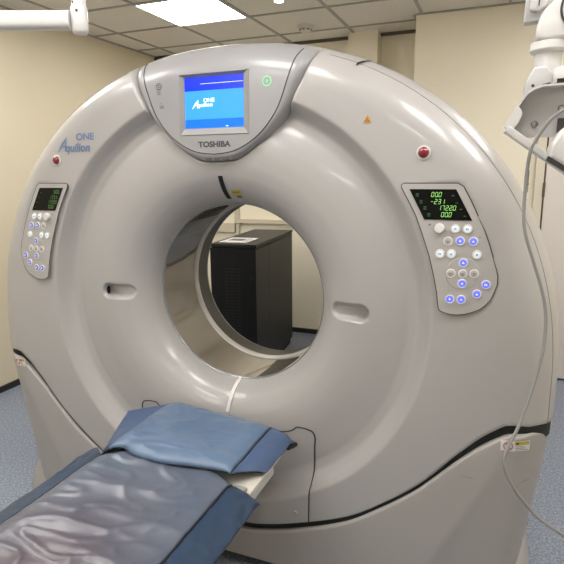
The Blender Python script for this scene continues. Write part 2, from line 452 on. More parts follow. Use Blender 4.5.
# control panels: nearly flat faces, leaning out toward the bore
def panel_plane(ax, z): return -.409 + .102 * ax + .082 * z
PO = [(.660, 1.516), (.668, 1.522), (.828, 1.522), (.846, 1.512), (.871, 1.467), (.894, 1.421), (.914, 1.38), (.930, 1.338), (.942, 1.301), (.953, 1.267), (.959, 1.244), (.959, 1.218), (.952, 1.194), (.943, 1.170), (.929, 1.151), (.912, 1.136), (.891, 1.126), (.870, 1.118), (.849, 1.114), (.828, 1.114), (.808, 1.118), (.796, 1.123), (.791, 1.130), (.787, 1.15), (.783, 1.181), (.770, 1.240), (.754, 1.299), (.732, 1.361), (.708, 1.423), (.684, 1.468), (.662, 1.507)]
def onp(x, z):
    dy = panel_plane(x, z) + .2
    return (x + (x - .947) / 1.713 * dy, z + (z - 1.558) / 1.713 * dy)
PO = [onp(*p) for p in PO]
def in_panel(x, z):
    ax = np.abs(x); ins = np.zeros(ax.shape, bool); n = len(PO)
    for i in range(n):
        (x1, z1), (x2, z2) = PO[i], PO[(i + 1) % n]
        if z1 == z2: continue
        c = ((z1 > z) != (z2 > z)) & (ax < (x2 - x1) * (z - z1) / (z2 - z1) + x1); ins ^= c
    return ins
NT = 640
TH = np.linspace(0, 2 * PI, NT, endpoint=False)
ct, st = np.cos(TH), np.sin(TH)
def r_rho(target):
    lo = np.full(NT, .3); hi = np.full(NT, 3.)
    for _ in range(50):
        mid = (lo + hi) / 2; g = rho(mid * ct, BZ + mid * st) < target
        lo = np.where(g, mid, lo); hi = np.where(g, hi, mid)
    return lo
def r_seam():
    rr = np.full(NT, 9.)
    rs = np.linspace(.6, 1.5, 1801)
    for i in range(NT):
        if st[i] < 0:
            x = rs * ct[i]; z = BZ + rs * st[i]; b = np.where(z < SEAM(np.abs(x)))[0]
            if len(b): rr[i] = rs[b[0]]
    return rr
RS = r_seam(); RO = r_rho(1.); RMAX = np.minimum(RS, RO)

gantry = thing('ct_scanner_gantry', 'large ring-shaped grey CT scanner gantry with round bore, standing on the floor', 'CT scanner', (0, .12, 0))

def ringmesh(name, rings, m, parent, closed=True, extra=None):
    v = np.concatenate(rings); n = len(rings[0]); f = []
    for i in range(len(rings) - 1):
        a = np.arange(n); b = (a + 1) % n
        if not closed: a = a[:-1]; b = b[:-1]
        f.append(np.stack([a + i * n, b + i * n, b + (i + 1) * n, a + (i + 1) * n], 1))
    o = mesh(name, v.tolist(), np.concatenate(f).tolist(), m, parent)
    bm = bmesh.new(); bm.from_mesh(o.data); bmesh.ops.remove_doubles(bm, verts=bm.verts, dist=2e-5)
    bmesh.ops.dissolve_degenerate(bm, dist=1e-6, edges=bm.edges)
    bm.to_mesh(o.data); bm.free()
    o.data.polygons.foreach_set('use_smooth', [True] * len(o.data.polygons)); o.data.update()
    return o

# front cover (height field in polar rings)
rings = []
radii = [np.full(NT, r) for r in np.concatenate([np.linspace(.36, .40, 14)[:-1], np.linspace(.40, .82, 84)])]
RF = r_rho(1 - FIL / 1.13)
for k in range(1, 16): radii.append(.82 + (np.minimum(RF, RMAX) - .82) * k / 15)
for k in range(1, 25):
    t = math.sin(k / 24 * PI / 2) ** (2 / PF)
    radii.append(np.minimum(r_rho(1 - FIL * (1 - t) / 1.13), RMAX))
for r in radii:
    x = r * ct; z = BZ + r * st; y = cover_y(x, z) + grip(x, z)
    y = np.where(in_panel(x, z), np.maximum(y, panel_plane(np.abs(x), z) + .003), y)
    m_ = console_mask(x, z)
    rings.append(np.stack([x, y + .085 * m_, z - .03 * m_], 1))
last = rings[-1].copy(); last[:, 1] = np.minimum(last[:, 1] + .05, .03); rings.append(last)
rings = [r[::-1] for r in rings]
cover = ringmesh('front_cover', rings, M['shell'], gantry)

# outer shell: sides, back, rear flare of the bore
RFL = np.where(st < 0, (BZ - .03) / np.maximum(-st, 1e-6), 9.)
RB = np.minimum(RO, RFL)
def rg(scale, y, inset=0.):
    r = np.minimum(RO * scale, RFL) - inset
    return np.stack([r * ct, np.full(NT, y), BZ + r * st], 1)
sh = [rg(.93, .02), rg(.998, .0), rg(.999, .05), rg(.998, .20), rg(.99, .36)]
for k in range(1, 9):
    a = k / 8 * PI / 2; sh.append(rg(.99, .36 + .12 * math.sin(a), .12 * (1 - math.cos(a))))
for k in range(1, 6):
    r = (np.minimum(RO * .99, RFL) - .12) * (1 - k / 5) + .60 * k / 5
    sh.append(np.stack([r * ct, np.full(NT, .48), BZ + r * st], 1))
for r, y in ((.58, .479), (.54, .472), (.50, .455), (.46, .43), (.42, .40), (.39, .375), (.372, .36), (.362, .345), (.360, .335)):
    sh.append(np.stack([r * ct, np.full(NT, y), BZ + r * st], 1))
ringmesh('rear_housing', sh, M['shell'], gantry)
def circ(r, y): return np.stack([r * ct, np.full(NT, y), BZ + r * st], 1)
ringmesh('bore_liner', [circ(.3605, -.034), circ(.3615, 0), circ(.3615, .10), circ(.3605, .215)], M['liner'], gantry)
ringmesh('bore_ring', [circ(.364, .212), circ(.356, .214), circ(.353, .222), circ(.352, .232), circ(.353, .242), circ(.358, .249), circ(.367, .25)], M['ring'], gantry)
ringmesh('bore_collar', [circ(.3605, .249), circ(.3605, .29), circ(.3605, .34)], M['collar_shaded'], gantry)
ringmesh('bore_edge', [circ(.3625, -.044), circ(.359, -.046), circ(.3565, -.042), circ(.3565, -.032), circ(.360, -.026)], M['chrome_edge'], gantry)

# thin seam where the front cover meets the outer shell
def shell_curve(e, dy=-.001, z_min=.77):
    r = r_rho(1 - e / 1.13); P = []
    for i in range(NT):
        x, z = r[i] * ct[i], BZ + r[i] * st[i]
        P.append((x, float(rim_y(x, z)) + dy, z))
    k0 = [i for i in range(NT) if P[i][2] > z_min and TH[i] < 3 * PI / 2]
    k1 = [i for i in range(NT) if P[i][2] > z_min and TH[i] >= 3 * PI / 2]
    return [P[i] for i in k1 + k0]
sc_ = [p for p in shell_curve(.028)]
iR = [p for p in sc_ if p[0] > .40]; iL = [p for p in sc_ if p[0] < -.40]
for q_ in (iR, iL): MB().tube(q_, .0012, 6).build('edge_seam', M['seamgrey'], gantry)

# black gap above the base covers
gp = []
NX = 200
def base_x(e_list): return e_list
us = np.concatenate([-np.cos(np.linspace(0, PI, NX))])
v = []; f = []
for i, u in enumerate(us):
    x = u * 1.150; zc = float(SEAM(abs(x)))
    wd = .030
    for j, (dz, dy) in enumerate(((.012, .02), (.002, .008), (-.020, .008), (-.045, .02))):
        v.append((x, min(float(rim_y(x, zc)) + dy, .02), zc + dz))
for i in range(len(us) - 1):
    for j in range(3):
        a = i * 4 + j; f.append((a, a + 4, a + 5, a + 1))
mesh('seam_gap', v, f, M['black'], gantry)

# base cover below the gap
def crease(x, z):
    """the base turns back beyond a slanting crease near each outer corner"""
    ax = np.abs(x); p0 = np.array((.70, .07)); p1 = np.array((.975, .62)); d = (p1 - p0) / np.linalg.norm(p1 - p0)
    s_ = (ax - p0[0]) * d[1] - (z - p0[1]) * d[0]
    return np.maximum(s_, 0) * .20 * ss(0, .05, s_)
cols = []
ph = np.linspace(0, PI / 2, 26)
ecl = FIL * (1 - np.sin(ph) ** (2 / PF))               # fillet distances, FIL..0
nflat = 140
v = []; f = []; NR = 46
for i in range(-(nflat // 2 + 25), nflat // 2 + 26):
    for j in range(NR + 4):
        w = None
        z_guess = .5
        def xz(z):
            W = float(halfw(z)) - .002
            k = abs(i)
            X = (W - FIL) * k / (nflat // 2) if k <= nflat // 2 else W - ecl[k - nflat // 2]
            return math.copysign(X, i) if i else 0.
        x_ = xz(.7); ztop = float(SEAM(min(abs(x_), 1.16))) - (.033 - .020 * float(ss(1.03, 1.14, abs(x_))))
        if j < NR:
            q = j / (NR - 1); z = .05 + (ztop - .012 - .05) * q
            x = xz(z); y = float(rim_y(x / 1.0005, z)) - .006 + float(crease(x, z)); y = min(y, -.001 if abs(i) < nflat // 2 + 25 else 0)
        else:
            a = (j - NR + 1) / 4 * PI / 2; z = ztop - .012 + .012 * math.sin(a); x = xz(z)
            y = float(rim_y(x / 1.0005, z)) - .006 + float(crease(x, z)) + .012 * (1 - math.cos(a)); y = min(y, .01)
            if j == NR + 3: y = min(y + .03, .03)
        v.append((x, y, z))
nc = nflat + 51; rw = NR + 4
for i in range(nc - 1):
    for j in range(rw - 1):
        a = i * rw + j; f.append((a, a + rw, a + rw + 1, a + 1))
mesh('base_cover', v, f, M['base'], gantry)

# rounded corner feet
for sx in (-1, 1):
    v = []; f = []; n = 40
    prof = [(0, .150, .36), (.03, .152, .362), (.09, .146, .355), (.14, .132, .34), (.18, .11, .32), (.21, .08, .29), (.225, .04, .25), (.228, .005, .2)]
    for z, hx, hy in prof:
        for k in range(n):
            a = 2 * PI * k / n; c_, s_ = math.cos(a), math.sin(a)
            v.append((sx * 1.0 + hx * math.copysign(abs(c_) ** .5, c_), .17 + hy * math.copysign(abs(s_) ** .5, s_), z))
    for i in range(len(prof) - 1):
        for k in range(n): f.append((i * n + k, i * n + (k + 1) % n, (i + 1) * n + (k + 1) % n, (i + 1) * n + k))
    f.append(tuple((len(prof) - 1) * n + k for k in range(n)))
    mesh('foot', v, f, M['base'], gantry)

def base_surf(x, z): return float(rim_y(x, z)) - .006 + float(crease(x, z))
# cover at the couch entry, below the bore
cp = []
for p in spline([(-.364, .24), (-.366, .45), (-.368, .55)], 40) + spline([(-.372, .585), (-.362, .612), (-.33, .622)], 6) + \
         spline([(-.30, .622), (-.27, .600), (-.20, .590), (0, .588), (.20, .590), (.27, .600), (.30, .622)], 12) + \
         spline([(.33, .622), (.362, .612), (.372, .585)], 6) + spline([(.368, .55), (.366, .45), (.364, .24)], 40): cp.append((float(p[0]), float(p[1])))
def centre_y(x, z):
    y = front_y(x, z)
    bul = float(ss(.40, .12, abs(x)) * ss(.62, .40, z) * ss(.17, .26, z)) * .012
    return y - .0035 - bul
v = []; f = []; NU, NV = 60, 44
xs_ = np.linspace(-.368, .368, NU)
topz = lambda x: float(np.interp(x, [-.372, -.36, -.33, -.30, -.26, -.2, .2, .26, .30, .33, .36, .372], [.585, .612, .622, .622, .602, .590, .590, .602, .622, .622, .612, .585]))
for x_ in xs_:
    x = x_ * (1.09 if x_ < 0 else 1); z0 = float(SEAM(abs(x))) + .003
    for j in range(NV):
        z = z0 + (topz(x_) - z0) * j / (NV - 1); v.append((x, centre_y(x, z), z))
for i in range(NU - 1):
    for j in range(NV - 1):
        a = i * NV + j; f.append((a, a + NV, a + NV + 1, a + 1))
cc_ = mesh('couch_entry_cover', v, f, M['shell'], gantry)
cp = [(x * (1.09 if x < 0 else 1), z) for x, z in cp]
path = [(x, centre_y(x, z), z) for x, z in cp if z > float(SEAM(abs(x)))]
MB().tube(path, .0024, 6).build('cover_seam', M['seam'], cc_)
for sx in (-1, 1):
    for z in (.276, .075):
        z += .022 if z > .2 else .0
        yy = centre_y(sx * .313, z) if z > .25 else base_surf(sx * .313, z)
        MB().lathe([(0, .003), (.006, .003), (.008, .0005), (.008, -.004)], (sx * .313, yy, z), (0, -1, 0), 16).build('screw', M['base'], gantry)

# strips that lie on the front surface
def strip(name, pts, width, m, off=.002, parent=gantry, thick=None):
    v = []; f = []
    pts = [np.array(p, float) for p in pts]
    for i, p in enumerate(pts):
        a = pts[max(i - 1, 0)]; b = pts[min(i + 1, len(pts) - 1)]; t = (b - a) / np.linalg.norm(b - a); n = np.array((t[1], -t[0]))
        for k in range(5):
            q = p + n * width * (k / 4 - .5); q0 = (q[0], q[1])
            v.append((q0[0], front_y(*q0) - off - (thick or 0) * (1 - (k / 2 - 1) ** 2), q0[1]))
    for i in range(len(pts) - 1):
        for k in range(4):
            a = i * 5 + k; f.append((a, a + 5, a + 6, a + 1))
    return mesh(name, v, f, m, parent)
strip('laser_slot', [(0, z) for z in np.linspace(1.548, 1.462, 20)], .019, M['dark_opening'])
strip('laser_strip', [(0, z) for z in np.linspace(.732, .628, 20)], .015, M['paper'], .001, gantry, .007)
strip('laser_strip_seam', [(.009, z) for z in np.linspace(.728, .60, 20)], .003, M['seamgrey'])
lb = strip('warning_label', [(x, 1.486) for x in np.linspace(.026, .066, 10)], .019, M['yellow'])
strip('label_print', [(x, 1.488) for x in np.linspace(.031, .060, 8)], .004, M['mark_grey'], .003, lb)
strip('label_print', [(x, 1.470) for x in np.linspace(.040, .060, 8)], .008, M['mark_grey'], .003, lb)

# hand recess openings
for sx in (-1,):
    x = sx * .554; y = front_y(x, 1.081) + .022
    bm = bmesh.new(); bmesh.ops.create_uvsphere(bm, u_segments=16, v_segments=10, radius=1)
    for p in bm.verts: p.co = Vector((p.co.x * .004, p.co.y * .011, p.co.z * .018))
    MB()._bm(bm, (x - sx * .002, y, 1.081)).build('grip_opening', M['dark_opening'], gantry)
# black slit on the upper right shoulder
def onrim(poly, off): return [(x, float(rim_y(x, z)) - off, z) for x, z in poly]
P = [(.462, 1.905), (.487, 1.920), (.519, 1.916), (.514, 1.903), (.487, 1.906), (.470, 1.894)]
def patch(name, poly, m, off, parent, surf=None):
    surf = surf or (lambda x, z: float(rim_y(x, z)))
    return mesh(name, [(x, surf(x, z) - off, z) for x, z in poly], [tuple(range(len(poly)))], m, parent, False)
v = []; f = []
for k in range(9):
    q = k / 8; x = .494 + .028 * q; za = 1.888 + .022 * q; zb = za + .012 - .003 * q
    for z in (za, zb): v.append((x, float(rim_y(x, z)) - .003, z + .0015))
for k in range(8): f.append((2 * k, 2 * k + 2, 2 * k + 3, 2 * k + 1))
mesh('vent_slit', v, f, M['dark_opening'], gantry)
patch('hazard_sticker', [(.533, 1.707), (.561, 1.707), (.547, 1.733)], M['orange'], .002, gantry)
hz = COL.objects[-1] if False else gantry.children[-1]
mbz = MB()
WARP = lambda x, z: float(rim_y(x, z)) + .2
for k in range(3):
    a = PI / 2 + k * 2 * PI / 3
    mbz.add([(.546 + r * math.cos(a + d), -.2035, 1.716 + r * math.sin(a + d)) for r, d in ((.002, -.4), (.007, -.45), (.007, .45), (.002, .4))], [(0, 1, 2, 3)])
mbz.build('hazard_mark', M['letter_grey'], hz, False)
WARP = None

# red lamps
for sx in (-1, 1):
    MB().lathe([(.022, 0), (.022, .004), (.018, .005)], (sx * .724, float(rim_y(.724, 1.614)), 1.614), (0, -1, 0), 28, 1) \
        .lathe([(.017, .004), (.016, .009), (.011, .014), (.005, .0162), (0, .0165)], (sx * .724, float(rim_y(.724, 1.614)), 1.614), (0, -1, 0), 28, 0).build('red_lamp', [M['red'], M['btn_rim']], gantry)

# printed name on the upper left rim
def swoosh_A(mb, x0, z0, s, y, mi=0):
    """a brush-like letter A: long slanted sweep, upright stroke and crossbar"""
    l = [(0, 0), (.22, .36), (.46, .68), (.88, 1.04), (.70, .66), (.42, .36), (.16, .04)]
    r = [(.88, 1.04), (.72, .55), (.66, .06), (.80, .06), (.84, .52)]
    c = [(.30, .30), (.74, .38), (.74, .46), (.36, .38)]
    for p in (l, r, c): mb.add([(x0 + a * s, y, z0 + b * s) for a, b in p], [tuple(range(len(p)))], mi)
WARP = lambda x, z: float(rim_y(x, z)) + .2
mb = MB()
fit_text(mb, 'ONE', -.618, -.527, 1.6885, 1.716, -.2022, 0, .034)
swoosh_A(mb, -.717, 1.644, .058, -.2022)
fit_text(mb, 'quilion', -.674, -.548, 1.646, 1.678, -.2022, .2, .028, 0, 'base')
mb.build('lettering', M['letter_blue'], gantry, False, None, None)
WARP = None

# ------------------------------------------------------------------ head console
NC = 256
tc_ = np.linspace(0, 2 * PI, NC, endpoint=False)
def rect_r(hx, z0, z1):
    c_, s_ = np.cos(tc_), np.sin(tc_)
    return np.minimum(hx / np.maximum(np.abs(c_), 1e-6), np.where(s_ > 0, (z1 - CC[1]) / np.maximum(s_, 1e-6), (z0 - CC[1]) / np.minimum(s_, -1e-6)))
RH = rect_r(.1375, 1.690, 1.900); R1 = polar_of(S1, tc_); R2 = polar_of(S2, tc_)
rings = []
def cring(r, off, ymin=None):
    x = r * np.cos(tc_); z = CC[1] + r * np.sin(tc_); return np.stack([x, rim_y(x, np.minimum(z, 9)) + off, z], 1)
for k in range(0, 25): 
    q = k / 24; rings.append(cring(RH + (R1 - RH) * q, -.004))
for k in range(1, 13):
    q = k / 12; off = -.004 + .054 * q ** 3.0 * (np.sin(tc_) < .55) + .012 * q * (np.sin(tc_) >= .55)
    rings.append(cring(R1 + (R2 - R1) * q, off))
l_ = rings[-1].copy(); l_[:, 1] += .06; rings.append(l_)
console = ringmesh('display_console', [r[::-1] for r in rings], M['console'], gantry)
tp = [p for p in [(R1[i] * math.cos(tc_[i]), 0, CC[1] + R1[i] * math.sin(tc_[i])) for i in range(NC)]]
sp = [(p[0], float(rim_y(p[0], p[2])) - .0045, p[2]) for p in tp]
lo = [i for i in range(NC) if sp[i][2] < out_z(sp[i][0], .981)]
lo.sort(key=lambda i: (tc_[i] - PI / 2) % (2 * PI))
MB().tube([sp[i] for i in lo], .0019, 6).build('console_seam', M['seam'], console)
# recessed screen frame
YS = -.2042
WARP = lambda x, z: float(lean(z))
def rect4(x0, x1, z0, z1, y): return [(x0, y, z0), (x1, y, z0), (x1, y, z1), (x0, y, z1)]
OUT = (-.1375, .1375, 1.690, 1.900); INN = (-.1215, .1115, 1.715, 1.889)
v = rect4(*OUT, YS) + rect4(OUT[0] + .002, OUT[1] - .002, OUT[2] + .002, OUT[3] - .002, YS - .003) + rect4(INN[0] - .003, INN[1] + .003, INN[2] - .003, INN[3] + .003, YS + .008) + rect4(*INN, YS + .012)
f = [(k * 4 + i, k * 4 + (i + 1) % 4, (k + 1) * 4 + (i + 1) % 4, (k + 1) * 4 + i) for k in range(3) for i in range(4)]
mesh('screen_frame', v, f, M['bezel'], console, False)
ys = YS + .0112
def zz(t): return INN[2] + (INN[3] - INN[2]) * t
sm = MB()
sm.add(rect4(INN[0], INN[1], zz(0), zz(.175), ys), [(0, 1, 2, 3)], 2)
sm.add(rect4(INN[0], INN[1], zz(.175), zz(.735), ys), [(0, 1, 2, 3)], 1)
sm.add(rect4(INN[0], INN[1], zz(.735), zz(1), ys), [(0, 1, 2, 3)], 0)
sm.add(rect4(-.058, INN[1] - .002, zz(.862), zz(.869), ys - .0004), [(0, 1, 2, 3)], 3)
sm.add(rect4(.042, .052, zz(.02), zz(.035), ys - .0004), [(0, 1, 2, 3)], 3)
fit_text(sm, 'ONE', -.046, -.001, zz(.505), zz(.585), ys - .0006, 0, .03, 3)
swoosh_A(sm, -.092, zz(.385), .030, ys - .0006, 3)
fit_text(sm, 'quilion', -.070, -.009, zz(.42), zz(.50), ys - .0006, .2, .022, 3, 'base')
sm.build('screen', [M['screen_dark'], M['screen_light'], M['screen_mid'], M['screen_white']], console, False, None, None)
mb = MB(); fit_text(mb, 'TOSHIBA', -.064, .066, 1.6475, 1.6685, -.2049, 0, .045); mb.build('lettering', M['letter_grey'], console, False, None, None)
pw = MB().tube([(.204 + .0155 * math.cos(a), -.2046, 1.857 + .0155 * math.sin(a)) for a in np.linspace(0, 2 * PI, 33)[:-1]], .0013, 6, 0, True)
pw.lathe([(.0035, 0), (0, .0012)], (.204, -.2046, 1.857), (0, -1, 0), 12).build('power_light', M['green_glow'], console)
ic = MB()
def bar(mb, x0, z0, x1, z1, w, y, mi=0):
    d = np.array((x1 - x0, z1 - z0)); n = np.array((-d[1], d[0])) / np.linalg.norm(d) * w / 2
    mb.add([(x0 + n[0], y, z0 + n[1]), (x0 - n[0], y, z0 - n[1]), (x1 - n[0], y, z1 - n[1]), (x1 + n[0], y, z1 + n[1])], [(0, 1, 2, 3)], mi)
yi = -.2048
ic.tube([(-.222 + .011 * math.cos(a), yi, 1.866 + .011 * math.sin(a)) for a in np.linspace(0, 2 * PI, 17)[:-1]], .0008, 5, 0, True)
for dz in (.004, -.004, -.012, -.021, -.027): bar(ic, -.231, 1.866 + dz, -.213, 1.866 + dz, .0016, yi)
bar(ic, -.222, 1.876, -.222, 1.835, .0014, yi); bar(ic, -.230, 1.856, -.226, 1.838, .0014, yi)
ic.build('console_symbol', M['mark_grey'], console, False, None, None); ic = MB()
for dz, w in ((0, .006), (-.008, .018), (-.012, .018), (-.016, .018)): bar(ic, -.221, 1.806 + dz, -.221 + w, 1.806 + dz, .0022, yi)
ic.build('console_symbol', M['mark_grey'], console, False, None, None)
WARP = None
# small pads along the lower lip
for k in range(4):
    x = -.045 + .035 * k
    MB().lathe([(.0045, 0), (.003, .0015), (0, .002)], (x, -.196, 1.604 + .09 * x * x * 8), (0, -.86, -.5), 12).build('lip_stud', M['bezel'], console)

# ------------------------------------------------------------------ control panels
SEG = {'0': 'abcdef', '1': 'bc', '2': 'abged', '3': 'abgcd', '4': 'fgbc', '5': 'afgcd', '6': 'afgedc', '7': 'abc', '8': 'abcdefg', '9': 'abcdfg', '-': 'g'}
def seven(mb, s, x, z, h, y, mi, slant=.14):
    w = h * .50; t = h * .095; adv = h * .80
    for ch in s:
        if ch == '.':
            bar(mb, x - adv * .17, z, x - adv * .17, z + t * 1.3, t * 1.3, y, mi); continue
        if ch == ' ': x += adv; continue
        E = {'a': (0, h, w, h), 'd': (0, 0, w, 0), 'g': (0, h / 2, w, h / 2), 'f': (0, h, 0, h / 2), 'b': (w, h, w, h / 2), 'e': (0, h / 2, 0, 0), 'c': (w, h / 2, w, 0)}
        for k in SEG[ch]:
            a, b, c, d = E[k]; q = .08
            a, c = a + (c - a) * q, c - (c - a) * q; b, d = b + (d - b) * q, d - (d - b) * q
            bar(mb, x + a + b * slant, z + b, x + c + d * slant, z + d, t, y, mi)
        x += adv
BT = [(.782, 1.385, 'k'), (.829, 1.385, 'w'), (.864, 1.385, 'w'), (.809, 1.346, 'g'), (.845, 1.348, 'b'), (.883, 1.348, 'b'), (.787, 1.306, 'w'), (.821, 1.307, 'w'), (.896, 1.308, 'w'),
      (.858, 1.281, 'b'), (.823, 1.246, 'g'), (.858, 1.247, 'c'), (.891, 1.249, 'g'), (.858, 1.216, 'b'), (.927, 1.217, 'b'), (.903, 1.186, 'b'), (.824, 1.164, 'b'), (.858, 1.165, 'b')]
YP_ = -.2045
BT = [(*onp(x, z), k) for x, z, k in BT]
for sx in (1, -1):
    mx = lambda x: sx * x
    WARP = lambda x, z: panel_plane(abs(x), z) + .2
    po = [(mx(x), z) for x, z in PO]
    pb = MB(); pb.prism(po, YP_, -.198, 0)
    pan = pb.build('control_panel', M['panel'], gantry, False, None, None)
    pan['label'] = 'larger-looking control panel on the right rim' if sx > 0 else 'control panel on the left rim'
    MB().tube([(x, YP_ + .001, z) for x, z in po], .0017, 6, 0, True).build('panel_seam', M['seam'], pan)
    sc4 = [(mx(x), z) for x, z in (onp(.686, 1.504), onp(.825, 1.504), onp(.876, 1.411), onp(.735, 1.411))]
    db = MB(); db.prism(sc4, YP_ - .0025, YP_ + .001, 0)
    yd = YP_ - .0032
    dg = 1 if sx > 0 else 2
    rows = [('00.0', .750, 1.4815), ('-231', .749, 1.4605), ('1722.0', .772, 1.4415), ('00.0', .782, 1.4215)]
    for k, (s_, x, z) in enumerate(rows):
        if sx > 0: seven(db, s_, x + .004, z, .0135, yd, 1)
        else:
            n = len(s_.replace('.', '')); seven(db, s_, -.697 - .0115 * n - .0135 * k * .9 - (.008 if k != 2 else -.002), z, .0135, yd, 2)
        xi = (.712 + .0125 * k)
        for d_ in (-.004, 0, .004): bar(db, mx(xi) - .004, z + .006 + d_, mx(xi) + .005, z + .006 + d_, .0016, yd, 3)
        bar(db, mx(xi + .105) - .004, z + .003, mx(xi + .105) + .004, z + .003, .0018, yd, 3)
    db.build('display', [M['display'], M['digit'], M['digit_dim'], M['icon_dim']], pan, False, None, None)
    mk = MB(); bar(mk, mx(.751), 1.397, mx(.756), 1.397, .005, YP_ - .0006); bar(mk, mx(.758), 1.399, mx(.758), 1.395, .0012, YP_ - .0006)
    mk.build('panel_mark', M['mark_grey'], pan, False, None, None)
    for x, z in ((.824, 1.362), (.901, 1.362)):
        mk = MB(); bar(mk, mx(x) - .0015, z, mx(x) + .0015, z, .003, YP_ - .0006); mk.build('panel_mark', M['mark_grey'], pan, False, None, None)
    # raised pads under the arrow cluster and the lower pair
    MB().lathe([(.050, 0), (.0485, .0012), (.0, .0016)], (mx(BT[11][0]), YP_, BT[11][1]), (0, -1, 0), 40).build('button_pad', M['panel'], pan)
    pl = [(mx((BT[16][0] + BT[17][0]) / 2 + .017 * math.copysign(1, math.cos(a)) + .0195 * math.cos(a)), BT[16][1] + .0195 * math.sin(a)) for a in np.linspace(0, 2 * PI, 33)[:-1]]
    MB().prism(pl, YP_ - .0016, YP_ + .001, 0).build('button_pad', M['panel'], pan, False)
    for i, (x, z, k) in enumerate(BT):
        x = mx(x); R = .0128 if k != 'c' else .0122
        if k == 'k':
            MB().lathe([(.0155, 0), (.0155, .003), (.014, .0125), (.012, .0145), (0, .015)], (x, YP_, z), (0, -1, 0), 28).build('knob', M['btn_rim'], pan); continue
        kk = k
        cap = {'w': M['btn_white'], 'b': M['btn_blue'] if sx > 0 else M['btn_blue_dim'], 'g': M['btn_grey'], 'c': M['btn_grey']}[kk]
        bb = MB()
        bb.lathe([(R + .0012, 0), (R + .001, .003), (R - .0008, .0045), (R - .002, .0036)], (x, YP_, z), (0, -1, 0), 24, 1)
        bb.lathe([(R - .002, .0034), (R - .0045, .0046), (0, .0052)], (x, YP_, z), (0, -1, 0), 24, 0)
        ym = YP_ - .0056; mi = 2
        if i % 4 == 0: bar(bb, x - .003, z, x + .003, z, .0022, ym, mi); bar(bb, x, z - .003, x, z + .003, .0022, ym, mi)
        elif i % 4 == 1: bar(bb, x - .003, z - .0025, x, z + .0025, .0018, ym, mi); bar(bb, x, z + .0025, x + .003, z - .0025, .0018, ym, mi)
        elif i % 4 == 2: bar(bb, x - .0025, z - .003, x - .0025, z + .003, .002, ym, mi); bar(bb, x, z, x + .0035, z, .0036, ym, mi)
        else: bar(bb, x - .0035, z, x + .0035, z, .0022, ym, mi); bar(bb, x - .002, z - .003, x + .002, z - .003, .0016, ym, mi)
        bb.build('button', [cap, M['btn_rim'], M['btn_glow'] if kk == 'b' else M['btn_mark']], pan)

WARP = None

# stickers on the base covers
for sx in (1, -1):
    x0, x1 = (1.003, 1.088) if sx > 0 else (-1.043, -.984)
    xm = x0 + (x1 - x0) * .48
    def grid_patch(name, xa, xb, za, zb, m, off, par):
        v = []; f = []; n = 8
        for i in range(n + 1):
            for j in range(3):
                x = xa + (xb - xa) * i / n; z = za + (zb - za) * j / 2; v.append((x, base_surf(x, z) - off, z))
        for i in range(n):
            for j in range(2): a = i * 3 + j; f.append((a, a + 3, a + 4, a + 1))
        return mesh(name, v, f, m, par)
    zc = .715 if sx > 0 else .728
    st_ = grid_patch('warning_sticker', x0, x1, zc - .018, zc + .018, M['paper'], .0015, gantry)
    grid_patch('yellow_band', xm, x1 - .002, zc + .004, zc + .0165, M['yellow'], .0022, st_)
    xr = x0 + (x1 - x0) * .26; rr = .013
    mk = MB().tube([(xr + rr * math.cos(a), base_surf(xr + rr * math.cos(a), zc) - .003, zc + rr * math.sin(a)) for a in np.linspace(0, 2 * PI, 21)[:-1]], .0016, 5, 0, True)
    mk.tube([(xr - .009, base_surf(xr - .009, zc) - .003, zc + .009), (xr + .009, base_surf(xr + .009, zc) - .003, zc - .009)], .0014, 5)
    mk.build('prohibition_mark', M['redmark'], st_)
    for k in range(3): grid_patch('print_line', xm + .003, x1 - .006 - .006 * k, zc - .0135 + .006 * k - .0008, zc - .0135 + .006 * k + .0012, M['mark_grey'], .0022, st_)
    grid_patch('print_line', xm + .004, xm + .012, zc + .0065, zc + .014, M['letter_grey'], .003, st_)
# scuffs on the right base
for x0, z0, x1, z1, w in ((.895, .585, .925, .583, .003), (.925, .583, .945, .587, .0015), (1.07, .575, 1.10, .58, .003), (1.06, .562, 1.07, .566, .002)):
    n = 6
    v = []
    for i in range(n + 1):
        x = x0 + (x1 - x0) * i / n; z = z0 + (z1 - z0) * i / n
        v += [(x, base_surf(x, z) - .0012, z - w / 2), (x, base_surf(x, z) - .0012, z + w / 2)]
    MB().add(v, [(2 * i, 2 * i + 2, 2 * i + 3, 2 * i + 1) for i in range(n)]).build('scuff_mark', M['seamgrey'], gantry)

# ------------------------------------------------------------------ patient couch
couch = thing('patient_couch', 'cream patient couch reaching to the scanner under blue vinyl mats', 'CT couch', (0, -1.4, 0))
def extrude_y(poly, ys_):
    """poly (x,z) lofted along y; ys_ = list of (y, scale_x, dz)"""
    v = []; f = []; n = len(poly)
    for y, s, dz in ys_:
        v += [(p[0] * s, y, p[1] + dz) for p in poly]
    for i in range(len(ys_) - 1):
        for k in range(n):
            a, b = i * n + k, i * n + (k + 1) % n; f.append((a, a + n, b + n, b))
    f.append(tuple(range(n))); f.append(tuple(reversed([(len(ys_) - 1) * n + k for k in range(n)])))
    return v, f
sec = [tuple(map(float, p)) for p in [(-.285, .570), (-.298, .580), (-.297, .590), (-.275, .596), (-.20, .590), (-.1, .584), (0, .582), (.1, .584), (.20, .590), (.275, .596), (.297, .590), (.298, .580), (.285, .570), (.272, .55), (0, .55), (-.272, .55)]]
v, f = extrude_y(sec, [(-2.55, .98, 0), (-2.52, 1, 0), (-.30, 1, 0), (-.255, .97, 0), (-.235, .90, 0)])
mesh('table_top', v, f, M['table_cream'], couch, True, None, None, 40)
sec2 = [(-.272, .556), (.272, .556), (.262, .52), (.23, .46), (.19, .43), (-.19, .43), (-.23, .46), (-.262, .52)]
